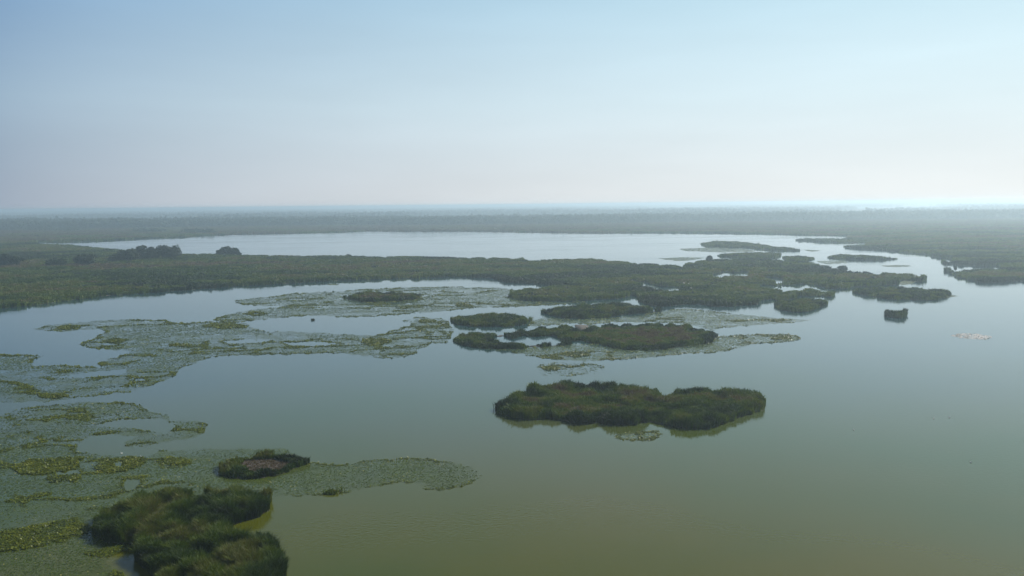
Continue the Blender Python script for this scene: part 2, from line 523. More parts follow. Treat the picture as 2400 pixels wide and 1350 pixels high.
def island(pts, label, h=2.8, brown=0.0, even=False, holes=(), bare=None, seed=1, wob=0.8, green=0.0, k=1.0, bushy=0.0, fine=1.0):
    r = np.random.default_rng(seed)
    L = outline(pts, h * .95, wob=wob, seed=seed)
    hl = [outline(q, h * .75, hole=True, wob=0.4, seed=seed + 7 + i, step=5) for i, q in enumerate(holes)]
    c = L.mean(0)
    root = thing('reed_island', label, 'reed island', (c[0], c[1], 0), 'reed islands standing in the lake')
    loops = [L - c] + [q - c for q in hl]
    sheet('peat_bed', loops, 0.12, M_PEAT, root, skirt=0.4)
    p = sample_polar([L] + hl, DK * 1.9 * k, r=r)
    d = dist(p)
    ed = edge_dist(p, L)
    for q in hl: ed = np.minimum(ed, edge_dist(p, q))
    s = tuft_size(d) * fine
    keep = np.ones(len(p), bool)
    hb = None
    if bare is not None:
        B = outline(bare, 0, wob=0.5, seed=seed + 3)
        ib = inside(p, B)
        bl = sheet('bare_patch', [B - c], 0.16, M_BARE, root, skirt=0.0)
        bl['label'] = 'bare patch of trampled reddish brown reed litter'
        keep = ~ib | (r.uniform(0, 1, len(p)) < .25)
        hb = ib
    t = 0.10 + 0.60 * sstep(.25, .75, fbm(p[:, 0], p[:, 1], 7, seed)) + 0.28 * (noise(p[:, 0], p[:, 1], 2.2, seed + 2) - .5) + green
    core_w = sstep(1.5, 7, ed)
    t = t + brown * core_w * (0.6 + 0.8 * fbm(p[:, 0], p[:, 1], 11, seed + 9))
    t = t - 0.10 * (1 - core_w)
    hgt = np.minimum(h * (0.26 + 0.25 * fbm(p[:, 0], p[:, 1], 8, seed + 4) + (0.62 + .1 * bushy) * sstep(.1, .8, noise(p[:, 0], p[:, 1], 3.2 * fine, seed + 5))), h * 1.05)
    hgt *= (0.74 + 0.26 * sstep(0, 2.0, ed)) * r.choice([1, 1, 1, 1.12, .75], len(p))
    hgt *= 1 - 0.28 * core_w * (brown > 0)
    if even: hgt = h * r.uniform(.8, 1.0, len(p))
    if not brown: t = np.minimum(t, .70)
    if hb is not None:
        hgt = np.where(hb, 0.35, hgt); t = np.where(hb, 0.95, t)
        B_ed = edge_dist(p, B); hgt = np.where(~hb & (B_ed < 1.5), hgt * .7, hgt)
    p, hgt, s, t = p[keep], hgt[keep], s[keep], t[keep]
    v, f, tt = reed_blades(p - c, hgt, s, np.clip(t, 0, 1), nb=5, width=0.20, lean=0.45, r=r)
    ob = add_mesh('reeds', v, f, M_REED, tt, root)
    return root, L


I = {}
I['west_far'] = island([(1640, 573), (1650, 567), (1677, 563), (1733, 565), (1797, 572), (1803, 576), (1840, 577), (1880, 583), (1882, 587), (1833, 588), (1787, 585), (1743, 580), (1683, 579), (1650, 577)],
       'long low reed island farthest out in the silvery upper lake, tail to the right', seed=101)
I['b'] = island([(1678, 597), (1697, 593), (1750, 590), (1807, 589), (1830, 595), (1830, 600), (1817, 605), (1773, 606), (1727, 604), (1687, 601)],
       'flat reed island just behind the main reed bed, below the longest upper island', seed=102)
I['c'] = island([(1830, 603), (1840, 599), (1883, 598), (1908, 603), (1908, 608), (1890, 612), (1850, 612)],
       'smallest upper reed island, touching the right tip of its flat neighbour', seed=103, h=2.2)
I['d'] = island([(1933, 601), (1960, 595), (2017, 595), (2103, 602), (2103, 607), (2060, 610), (2000, 609), (1950, 606)],
       'slim spindle-shaped reed island alone in mid channel before the right-hand shore', seed=104)
I['e'] = island([(1997, 680), (2010, 673), (2067, 669), (2117, 671), (2160, 672), (2210, 677), (2228, 683), (2228, 693), (2203, 699), (2190, 704), (2093, 702), (2040, 694), (2000, 686)],
       'large dark reed island with a blunt end, off the main reed bed tip', seed=105)
I['f'] = island([(1814, 713), (1833, 701), (1883, 696), (1933, 699), (1943, 707), (1937, 717), (1913, 723), (1900, 730), (1867, 731), (1833, 726), (1817, 719)],
       'rounded reed island close under the lower right corner of the main reed bed', seed=106)
I['g'] = island([(2072, 733), (2080, 727), (2100, 725), (2123, 725), (2124, 743), (2113, 747), (2073, 741)],
       'tiny dark wedge-shaped reed islet alone on the open water to the right', seed=107, wob=.4, green=-.12, even=True)
I['h'] = island([(1263, 727), (1293, 718), (1367, 708), (1450, 706), (1493, 712), (1547, 721), (1550, 729), (1517, 734), (1467, 736), (1433, 743), (1333, 747), (1293, 739), (1267, 733)],
       'even dark green reed island in the lily fields directly below the main reed bed', seed=108)
I['i'] = island([(1053, 746), (1073, 737), (1117, 731), (1183, 731), (1223, 737), (1250, 748), (1233, 760), (1200, 766), (1133, 766), (1067, 761)],
       'fresh light green oval reed island among lily pads, above the brown hooked island', seed=109, green=.10)
I['j'] = island([(800, 693), (840, 684), (880, 679), (960, 684), (988, 693), (980, 701), (930, 706), (880, 708), (830, 705)],
       'brownish oval reed island farthest left, ringed by lily pads below the long shore', seed=110, brown=.42)
I['k'] = island([(1060, 798), (1077, 783), (1120, 772), (1170, 778), (1217, 772), (1283, 762), (1333, 758), (1350, 768), (1383, 762), (1433, 757), (1500, 755), (1600, 756),
                 (1633, 766), (1667, 775), (1682, 785), (1677, 797), (1650, 807), (1600, 813), (1517, 821), (1450, 817), (1400, 806), (1367, 800), (1333, 799), (1340, 809),
                 (1267, 813), (1258, 806), (1247, 812), (1223, 818), (1177, 818), (1117, 815), (1083, 809)],
       'hooked reed island, brown arm around a pond and broad green lobe', seed=111, brown=.34, h=2.1,
       holes=[[(1150, 791), (1177, 785), (1203, 795), (1223, 786), (1247, 789), (1300, 787), (1322, 797), (1293, 802), (1267, 800), (1250, 805), (1227, 802), (1183, 800)],
              [(1345, 761), (1382, 763), (1374, 771), (1352, 770)]])
I['l'] = island([(1160, 957), (1168, 945), (1185, 936), (1200, 928), (1225, 912), (1250, 897), (1290, 889), (1350, 887), (1430, 892), (1480, 897), (1530, 904), (1555, 916),
                 (1590, 906), (1640, 901), (1700, 904), (1740, 907), (1775, 917), (1795, 932), (1797, 947), (1785, 962), (1745, 974), (1700, 992), (1670, 1004), (1620, 1006),
                 (1570, 998), (1520, 988), (1490, 995), (1440, 996), (1400, 989), (1370, 996), (1330, 989), (1290, 979), (1250, 985), (1210, 980), (1175, 969)],
       'broad bean-shaped reed island alone on open green water, faded brown on top', seed=112, brown=.20, h=2.8)
I['m'] = island([(512, 1094), (520, 1080), (567, 1060), (627, 1051), (687, 1059), (720, 1076), (722, 1088), (693, 1095), (667, 1108), (633, 1118), (583, 1123), (533, 1119), (515, 1108)],
       'round reed island with a bare reddish brown hollow in its centre', seed=113, h=1.9, green=.08,
       bare=[(552, 1092), (580, 1080), (640, 1076), (676, 1085), (688, 1094), (650, 1108), (590, 1112)])
I['n'] = island([(213, 1247), (227, 1217), (253, 1193), (290, 1175), (333, 1152), (383, 1142), (417, 1136), (460, 1141), (500, 1134), (540, 1132), (567, 1140), (593, 1145),
                 (617, 1143), (636, 1165), (630, 1196), (612, 1210), (567, 1223), (540, 1230), (535, 1233), (567, 1234), (600, 1234), (633, 1258), (653, 1288), (668, 1320),
                 (668, 1352), (655, 1385), (600, 1410), (400, 1400), (360, 1348), (325, 1325), (318, 1293), (328, 1275), (283, 1274), (243, 1270)],
       'large bushy green reed island nearest the camera, pinched in the middle', seed=114, h=2.7, bushy=1.2, green=.10, k=2.2, fine=.66)
I['o'] = island([(752, 1158), (765, 1148), (785, 1139), (806, 1143), (802, 1153), (777, 1161)],
       'small low reed tuft on the lower rim of the near lily tongue', seed=115, h=1.2, wob=.4, green=.05)
I['p'] = island([(730, 751), (731, 745), (738, 744), (740, 750), (736, 753)],
       'tiny dark clump standing alone in the pool between the two lily fields', seed=116, h=1.8, wob=.2, green=-.2, k=3)
I['q'] = island([(2214, 632), (2216, 628), (2226, 628), (2227, 632), (2221, 634)],
       'tiny dark islet just off the pointed tip of the right-hand shore', seed=117, h=3.4, wob=.2, green=-.2, k=3)

# ------------------------------------------------------------------ lily pads
def discs(p, rad, z, tilt, tint, r, n=6):
    N = len(p)
    a = np.arange(n) * 2 * np.pi / n
    rot = r.uniform(0, 6.28, N)
    ang = a[None, :] + rot[:, None]
    rr = rad[:, None] * r.uniform(0.75, 1.15, (N, n))
    ca, sa = np.cos(ang) * rr, np.sin(ang) * rr
    ta = r.uniform(0, 6.28, N)
    sl = np.tan(tilt * np.abs(r.normal(0, 1, N)).clip(0, 2.2))
    dz = (ca * np.cos(ta)[:, None] + sa * np.sin(ta)[:, None]) * sl[:, None]
    dz = np.maximum(dz, -(z[:, None] - 0.006))
    v = np.stack([p[:, :1] + ca, p[:, 1:2] + sa, z[:, None] + dz], -1).reshape(-1, 3)
    f = (np.arange(N)[:, None] * n + np.arange(n)[None, :])
    return v, f, np.repeat(tint, n)


PK = 850000.0


def pad_rad(d):
    return 0.12 * d / 130.0


def lily_field(name, pts, label, holes=(), cover=0.5, seed=1, pock=0.5, raised=True, kind='stuff', rim=1.0, bright=0.0, grain=12, film=True):
    r = np.random.default_rng(seed)
    L = outline(pts, 0, wob=1.0, seed=seed)
    hl = [outline(q, 0, wob=0.8, seed=seed + 11 + i, step=5) for i, q in enumerate(holes)]
    p = sample_polar([L] + hl, PK * 1.35, r=r)
    d = dist(p)
    ed = edge_dist(p, L)
    for q in hl: ed = np.minimum(ed, edge_dist(p, q))
    g = grain * max(1.0, d.mean() / 220)
    u, w_ = p[:, 0] / (g * 1.6), p[:, 1] / g
    n1 = fbm(u, w_, 1.0, seed + 1, 4)
    n2 = fbm(u, w_, 0.45, seed + 2, 3)
    cov = cover * (0.75 + 0.6 * (n2 - .5))
    cov = cov * (1 - min(1, pock * 1.5) * sstep(.55, .63, n1))           # open pools
    rimw = np.exp(-(ed / (0.9 * d / 200)) ** 2)
    cov = cov * (.25 + .75 * sstep(0, 2.6 * d / 200, ed)) + rim * 0.22 * rimw * sstep(.40, .6, n2)
    cov = cov * (0.55 + 0.75 * fbm(p[:, 0], p[:, 1], 3.2 * max(1, d.mean() / 220), seed + 6))
    keep = r.uniform(0, 1, len(p)) < cov / 1.35 * 1.2
    ring = sstep(.52, .55, n1) * (1 - sstep(.585, .62, n1))    # raised leaves round the pools
    up = (raised) & (r.uniform(0, 1, len(p)) < 1.0 * ring * sstep(.42, .55, n2) + .55 * rimw * rim * sstep(.42, .6, n2))
    a = keep & ~up
    z = r.uniform(.012, .035, len(p))
    t = np.clip(0.30 + 0.35 * (n2 - .4) + r.normal(0, .24, len(p)) + bright + .35 * (r.uniform(0, 1, len(p)) < .03), 0, 1)
    v, f, tt = discs(p[a], pad_rad(d[a]) * r.uniform(.6, 1.3, a.sum()), z[a], .05, t[a], r)
    ob = add_mesh(name, v, f, M_PAD, tt)
    if kind == 'stuff':
        tag(ob, label, kind='stuff')
        fl = film and sheet('weed_film', [L] + hl, 0.006, M_FILM, ob, skirt=0.0)
        if fl: fl['kind'] = 'stuff'
    else:
        tag(ob, label, 'lily patch')
    if up.sum() > 20:
        zz = r.uniform(.03, .16, up.sum())
        t2 = np.clip(.35 + .5 * (n2[up] - .4) + r.normal(0, .2, up.sum()), 0, 1)
        v, f, tt = discs(p[up], pad_rad(d[up]) * r.uniform(.6, 1.1, up.sum()), zz, .4, t2, r)
        if kind == 'stuff':
            ob2 = add_mesh('raised_lily_leaves', v, f, M_RAISED, tt, ob)
            ob2['kind'] = 'stuff'
        else:
            ob2 = add_mesh('raised_leaves', v, f, M_RAISED, tt, ob)
    return L


lily_field('lily_pads', [(543, 705), (583, 700), (630, 697), (687, 687), (800, 682), (870, 676), (960, 674), (1070, 672), (1195, 676), (1193, 695), (1217, 706), (1333, 708),
            (1400, 704), (1330, 712), (1200, 719), (1100, 722), (1040, 730), (960, 736), (880, 741), (800, 743), (717, 739), (633, 747), (560, 756), (497, 750),
            (540, 735), (600, 724), (693, 718), (620, 717), (560, 714)],
           'thin field of lily pads around the brownish oval reed island', cover=.28, seed=201, grain=9,
           holes=[[(800, 695), (870, 682), (960, 686), (984, 694), (930, 704), (850, 704)], [(575, 735), (600, 732), (615, 735), (600, 738)]])
lily_field('lily_pads', [(73, 773), (107, 762), (187, 755), (267, 748), (393, 750), (410, 757), (500, 754), (583, 758), (593, 770), (633, 778), (700, 777), (800, 783), (883, 787),
            (917, 775), (967, 760), (943, 752), (987, 743), (1048, 748), (1056, 764), (1066, 772), (1058, 784), (1056, 800), (1035, 806), (1013, 804), (983, 817), (967, 833),
            (933, 838), (867, 838), (800, 827), (667, 830), (500, 835), (467, 850), (427, 860), (410, 883), (367, 897), (350, 905), (300, 918), (180, 932), (120, 940),
            (0, 945), (-120, 950), (-120, 828), (0, 830), (107, 832), (70, 848), (73, 857), (160, 856), (250, 862), (227, 852), (280, 835), (302, 823), (220, 818),
            (180, 808), (217, 795), (250, 778), (240, 770), (150, 776)],
           'long field of lily pads winding left to right across the lake, broken by small pools', cover=.30, seed=202, grain=10,
           holes=[[(143, 883), (200, 873), (267, 867), (300, 865), (290, 877), (217, 883), (167, 888)], [(515, 800), (570, 795), (640, 796), (610, 803), (540, 806)],
                  [(660, 803), (740, 800), (800, 806), (740, 812), (680, 810)], [(300, 887), (340, 886), (345, 893), (315, 893)]])
lily_field('lily_pads', [(1547, 730), (1600, 723), (1650, 728), (1733, 737), (1833, 745), (1910, 750), (1867, 755), (1800, 760), (1743, 765), (1690, 767), (1667, 776), (1630, 763), (1540, 755),
            (1440, 755), (1380, 761), (1345, 757), (1283, 762), (1230, 765), (1250, 750), (1275, 742), (1333, 749), (1440, 745), (1520, 736)],
           'pale sheet of lily pads above the green lobe of the hooked reed island', cover=.32, seed=203, pock=.2, bright=.15)
lily_field('lily_pads', [(1117, 816), (1183, 823), (1267, 838), (1367, 847), (1433, 843), (1533, 837), (1600, 829), (1667, 828), (1727, 817), (1767, 805), (1850, 802), (1883, 793),
            (1877, 787), (1833, 783), (1767, 783), (1683, 788), (1677, 797), (1650, 807), (1600, 812), (1517, 820), (1450, 817), (1400, 805), (1340, 808), (1223, 817)],
           'curved skirt of lily pads along the lower side of the hooked reed island', cover=.40, seed=204, pock=.3, bright=.12)
lily_field('lily_pads', [(-120, 990), (0, 975), (60, 955), (117, 950), (200, 942), (283, 943), (333, 950), (347, 963), (400, 973), (397, 985), (467, 987), (487, 1000), (480, 1013),
            (450, 1027), (400, 1033), (333, 1047), (383, 1057), (467, 1053), (567, 1052), (667, 1052), (720, 1083), (800, 1090), (867, 1078), (967, 1072), (1033, 1080),
            (1093, 1090), (1133, 1108), (1130, 1120), (1100, 1137), (1033, 1150), (1000, 1148), (980, 1133), (933, 1130), (867, 1142), (800, 1157), (720, 1162),
            (640, 1164), (600, 1200), (500, 1230), (330, 1276), (283, 1292), (240, 1318), (290, 1345), (330, 1400), (-120, 1400)],
           'widest field of lily pads in the near corner, around the near reed islands', cover=.24, seed=205, grain=11, pock=.45,
           holes=[[(173, 1060), (183, 1037), (213, 1023), (260, 1017), (327, 1023), (300, 1033), (287, 1047), (333, 1047), (380, 1053), (350, 1070), (300, 1070), (253, 1068), (200, 1060)],
                  [(217, 997), (283, 983), (383, 980), (417, 1000), (393, 1013), (360, 1012), (300, 1003), (240, 1000)],
                  [(133, 1103), (187, 1100), (193, 1110), (133, 1113)], [(268, 1082), (290, 1080), (287, 1097), (268, 1093)],
                  [(383, 1088), (420, 1085), (423, 1092), (383, 1094)], [(293, 1123), (333, 1123), (313, 1150), (290, 1150)]])
lily_field('lily_patch', [(1435, 1021), (1470, 1011), (1540, 1010), (1560, 1020), (1520, 1034), (1450, 1031)],
           'small sparse patch of lily pads on open water under the bean-shaped island', cover=.34, seed=206, film=False, pock=.1, bright=.2)
lily_field('lily_patch', [(1250, 868), (1270, 852), (1330, 848), (1390, 852), (1420, 862), (1400, 876), (1330, 882), (1270, 878)],
           'faint thin patch of lily pads between the hooked and bean-shaped islands', cover=.16, seed=207, film=False, pock=.1, rim=.5)


def raised_patch(pts, label, seed, cover=1.2, holes=()):
    r = np.random.default_rng(seed)
    L = outline(pts, 0, wob=1.0, seed=seed)
    hl = [outline(q, 0, wob=0.5, seed=seed + 3, step=4) for q in holes]
    c = L.mean(0)
    p = sample_polar([L] + hl, PK * 1.5, r=r)
    d = dist(p)
    n1 = fbm(p[:, 0], p[:, 1], 4, seed)
    k = r.uniform(0, 1, len(p)) < (cover / 1.5) * (0.55 + 0.9 * sstep(.3, .55, n1))
    p, d, n1 = p[k], d[k], n1[k]
    z = r.uniform(.04, .26, len(p))
    t = np.clip(.45 + .6 * (n1 - .45) + r.normal(0, .22, len(p)), 0, 1)
    v, f, tt = discs(p - c, pad_rad(d) * r.uniform(.6, 1.15, len(p)), z, .45, t, r)
    ob = add_mesh('raised_lily_patch', v, f, M_RAISED, tt)
    ob.location = (c[0], c[1], 0)
    return tag(ob, label, 'lily patch', group='dense patches of raised lily leaves')


def ell(cx, cy, rx, ry, n=14, seed=0):
    r = np.random.default_rng(seed)
    a = np.arange(n) * 2 * np.pi / n
    k = r.uniform(.75, 1.15, n)
    return [(cx + rx * math.cos(q) * kk, cy + ry * math.sin(q) * kk) for q, kk in zip(a, k)]


raised_patch([(25, 1103), (45, 1088), (70, 1078), (130, 1074), (200, 1070), (180, 1086), (186, 1094), (150, 1105), (90, 1115), (50, 1110)], 'largest dense yellow-green patch of raised leaves near the left edge', 301)
raised_patch(ell(148, 1122, 50, 9, seed=2), 'narrow dense patch of raised leaves right below the largest yellow-green one', 302)
raised_patch([(220, 1100), (228, 1088), (262, 1076), (300, 1070), (345, 1074), (352, 1083), (320, 1095), (300, 1103), (250, 1109)], 'dense patch of raised leaves around a tiny dark pool', 303, holes=[[(268, 1082), (290, 1080), (287, 1097), (268, 1093)]])
raised_patch(ell(408, 1082, 46, 10, seed=4), 'broken dense patch of raised leaves left of the island with the bare hollow', 304, cover=.8)
raised_patch(ell(118, 928, 38, 7, seed=5), 'small dark green patch of raised leaves on the upper edge of the near lily field', 305)
raised_patch([(-60, 1275), (0, 1245), (75, 1232), (120, 1222), (180, 1216), (212, 1232), (205, 1250), (130, 1272), (60, 1288), (-60, 1300)], 'bright yellow-green patch of raised leaves left of the nearest reed island', 306, cover=1.0)
raised_patch(ell(1293, 863, 29, 6, seed=7), 'small bright patch of raised leaves above the bean-shaped island', 307)
raised_patch(ell(525, 764, 58, 6, seed=8), 'thin dark streak of raised leaves at the pinched middle of the long lily field', 308)
raised_patch(ell(272, 797, 30, 6, seed=9), 'short dark streak of raised leaves in the left bulge of the long lily field', 309)
raised_patch(ell(430, 810, 35, 4, seed=10), 'short streak of raised leaves in the middle of the long lily field', 310)
raised_patch(ell(1350, 830, 38, 8, seed=12), 'green cluster of raised leaves below the pond of the hooked island', 311, cover=.8)
raised_patch(ell(1085, 716, 22, 4, seed=13), 'small dark oval of raised leaves above the light green oval island', 312)
raised_patch(ell(880, 800, 40, 8, seed=14), 'right-hand streaky patch of raised leaves in the long lily field', 313, cover=.8)
raised_patch(ell(1000, 753, 24, 4, seed=15), 'small oval of raised leaves left of the light green oval island', 314)
raised_patch([(565, 736), (600, 730), (633, 735), (600, 741)], 'little ring of raised leaves around a pale pool', 315, holes=[[(582, 736), (600, 733), (612, 736), (600, 738)]])
raised_patch(ell(1825, 750, 22, 2.5, seed=16), 'small dark dash of raised leaves on the pale lily sheet at right', 316)
raised_patch(ell(1830, 792, 26, 5, seed=17), 'loose patch of raised leaves at the right tip of the lily skirt', 317, cover=.6)
raised_patch(ell(160, 768, 30, 5.5, seed=18), 'streak of raised leaves at the left tip of the long lily field', 318)

# the pale floating mat out on the right
r = np.random.default_rng(77)
L = outline([(2225, 786), (2260, 781), (2300, 783), (2330, 790), (2312, 796), (2260, 794)], 0, wob=.25, seed=71)
c = L.mean(0)
p = sample_polar([L], PK * .42, r=r)
d = dist(p)
v, f, tt = discs(p - c, pad_rad(d) * r.uniform(.7, 1.3, len(p)), r.uniform(.02, .06, len(p)), .2, r.uniform(0, 1, len(p)), r)
o = add_mesh('floating_mat', v, f, M_PALE, tt); o.location = (c[0], c[1], 0)
tag(o, 'pale whitish floating mat alone on the open water near the right edge', 'floating mat')

# sparse pads on the upper lake
def thin_mat(pts, label, seed, cover):
    r = np.random.default_rng(seed)
    L = outline(pts, 0, wob=.5, seed=seed)
    c = L.mean(0)
    p = sample_polar([L], PK * cover, r=r); d = dist(p)
    v, f, tt = discs(p - c, pad_rad(d) * r.uniform(.7, 1.3, len(p)), r.uniform(.02, .05, len(p)), .08, np.clip(r.normal(.5, .25, len(p)), 0, 1), r)
    o = add_mesh('lily_mat', v, f, M_PAD, tt); o.location = (c[0], c[1], 0)
    tag(o, label, kind='stuff')


thin_mat([(1590, 583), (1683, 580), (1770, 586), (1770, 590), (1690, 592), (1600, 588)], 'thin lily mat under the longest upper reed island', 401, .45)
thin_mat([(1540, 606), (1600, 603), (1660, 604), (1620, 610), (1590, 612)], 'thin lily mat at the notch in the main reed bed by the lone bush', 402, .5)
thin_mat([(1910, 612), (1980, 611), (1990, 616), (1940, 620)], 'thin lily mat below the spindle-shaped island', 403, .4)
thin_mat([(2060, 622), (2130, 621), (2140, 625), (2080, 626)], 'slender lily mat in mid channel near the right-hand shore', 404, .6)
thin_mat([(2107, 660), (2150, 655), (2140, 665), (2107, 669)], 'lily mat in the bay between the main reed bed tip and the blunt island', 405, .7)
thin_mat([(2225, 691), (2250, 693), (2230, 697), (2205, 699)], 'tiny lily mat trailing from the blunt end of the large dark island', 406, .5)
thin_mat([(763, 667), (780, 665), (800, 667), (780, 669)], 'narrow dark lily mat close to the long near shore', 407, 1.2)
thin_mat([(1880, 585), (1925, 587), (1900, 590)], 'narrow lily mat off the tail of the longest upper island', 408, .7)

# ------------------------------------------------------------------ trees
def crown_cards(c, rad, n, q, r, tint, lobes=7):
    """Leaf clumps spread over several uneven lobes."""
    lc = np.clip(r.normal(0, .42, (lobes, 3)), -.6, .6); lc[:, 2] = np.linspace(-.35, .45, lobes)
    lc[:, :2] *= (1 - .5 * np.clip(lc[:, 2:3], 0, 1))
    lr = r.uniform(.38, .62, lobes)
    k = r.integers(0, lobes, n)
    dirv = r.normal(0, 1, (n, 3)); dirv /= np.linalg.norm(dirv, axis=1)[:, None]
    pos = lc[k] + dirv * (lr[k] * r.uniform(.55, 1.05, n))[:, None]
    pos = c + pos * rad
    a = r.normal(0, 1, (n, 3)); a /= np.linalg.norm(a, axis=1)[:, None]
    b = np.cross(a, r.normal(0, 1, (n, 3))); b /= np.linalg.norm(b, axis=1)[:, None]
    sz = q * r.uniform(.5, 1.3, n)[:, None]
    v = np.stack([pos - a * sz, pos - b * sz * .7, pos + a * sz, pos + b * sz * .7], 1).reshape(-1, 3)
    t = np.clip(tint + r.normal(0, .16, n) + (lc[k][:, 2]) * .1, 0, 1)
    return v, np.arange(n * 4).reshape(-1, 4), np.repeat(t, 4)


def limb(a, b, r0, r1, n=6):
    a = np.array(a, float); b = np.array(b, float)
    ax = (b - a) / np.linalg.norm(b - a)
    u = np.cross(ax, [0.3, 1, 0.1]); u /= np.linalg.norm(u); w_ = np.cross(ax, u)
    an = np.arange(n) * 2 * np.pi / n
    ring = np.cos(an)[:, None] * u + np.sin(an)[:, None] * w_
    v = np.vstack([a + ring * r0, (a + b) / 2 + ring * (r0 + r1) / 2 * .95 + u * r0 * .3, b + ring * r1])
    f = [(k * n + i, k * n + (i + 1) % n, (k + 1) * n + (i + 1) % n, (k + 1) * n + i) for k in range(2) for i in range(n)]
    return v, f


def tree(px, py, wpx, hpx, label, seed, name='willow_tree', cat='tree', group=None, tint=.4, tall=1.0):
    """px, py: foot on the photo; wpx, hpx: spread and height on the photo."""
    r = np.random.default_rng(seed)
    b = unproj(px, py, 0.1)
    dd = math.hypot(*b)
    m = dd / FPX
    Hh, Ww = hpx * m * (.82 if group else 1.0), wpx * m * (.86 if group else 1.0)
    root = thing(name, label, cat, (b[0], b[1], 0.1), group)
    vs, fs, k = [], [], 0
    for i in range(5):
        if i == 0:
            v, f = limb((0, 0, -.2), (0, 0, Hh * .45), Hh * .035 + .05, Hh * .02 + .03)
        else:
            a = r.uniform(0, 6.28)
            v, f = limb((0, 0, Hh * .2), (math.cos(a) * Ww * .28, math.sin(a) * Ww * .28, Hh * r.uniform(.5, .75)), Hh * .02 + .03, Hh * .008 + .01)
        vs.append(v); fs += [tuple(x + k for x in q) for q in f]; k += len(v)
    add_mesh('trunk', np.vstack(vs), np.array(fs), M_BARK, parent=root)
    v, f, t = crown_cards(np.array([0, 0, Hh * .52]), np.array([Ww * .52, Ww * .5, Hh * .50]), 2400, max(.16, Ww * .06), r, tint, lobes=11)
    lo, hi = v[:, 2].min(), np.percentile(v[:, 2], 99)
    v[:, 2] = Hh * (.06 + .94 * (v[:, 2] - lo) / (hi - lo))
    for ax_ in (0, 1):
        m_ = np.percentile(np.abs(v[:, ax_] - np.median(v[:, ax_])), 98)
        v[:, ax_] = (v[:, ax_] - np.median(v[:, ax_])) * (Ww * .5 / m_)
    add_mesh('crown', v, f, M_TREE, t, root)
    return root


grp = 'willows in the row on the peninsula'
row = [(268, 616, 22, 22, 'lowest left-end willow of the row on the peninsula'), (287, 615, 28, 30, 'second willow from the left end of the row on the peninsula'),
       (310, 614, 30, 33, 'third willow in the row, level-topped, on the peninsula'), (333, 612, 32, 39, 'tall willow with a domed crown in the left half of the row'),
       (352, 611, 26, 34, 'middle willow of the row, slightly lower than its neighbours'), (370, 609, 26, 33, 'willow just left of the tallest in the row'),
       (388, 608, 28, 36, 'tallest willow of the row on the peninsula'), (402, 607, 20, 30, 'narrow willow squeezed near the right end of the row'),
       (414, 606, 22, 33, 'dark round willow closing the right end of the row')]
for i, (x, y, ww, hh, lb) in enumerate(row):
    tree(x, y, ww, hh, lb, 500 + i, group=grp, tint=.35 + .1 * (i % 3))
tree(14, 626, 44, 24, 'dark spreading willow bush cut by the left edge of the picture', 520, tint=.25)
tree(135, 626, 32, 18, 'low pale willow bush between the left edge and the row of trees', 521, name='willow_bush', cat='bush', tint=.6)
tree(200, 622, 40, 22, 'broad willow bush just left of the row of trees', 522, name='willow_bush', cat='bush', tint=.4)
tree(514, 600, 18, 13, 'smaller round bush of the pair on the lake side of the peninsula', 523, name='willow_bush', cat='bush', tint=.4)
tree(540, 600, 30, 20, 'larger lone tree on the lake side of the peninsula', 524, tint=.3)
tree(558, 600, 14, 10, 'little bush clinging to the right of the lone lakeside tree', 525, name='willow_bush', cat='bush')
tree(1663, 612, 13, 12, 'small round bush on the upper edge of the main reed bed', 526, name='willow_bush', cat='bush', tint=.2)
tree(1975, 636, 18, 12, 'dome-shaped bush on the right half of the main reed bed', 527, name='willow_bush', cat='bush', tint=.2)
tree(2239, 635, 6, 9, 'tiny upright bush at the tip of the right-hand shore', 528, name='willow_bush', cat='bush', tint=.2)
tree(817, 602, 12, 6, 'low bush on the lake side, midway along the peninsula', 529, name='willow_bush', cat='bush', tint=.3)

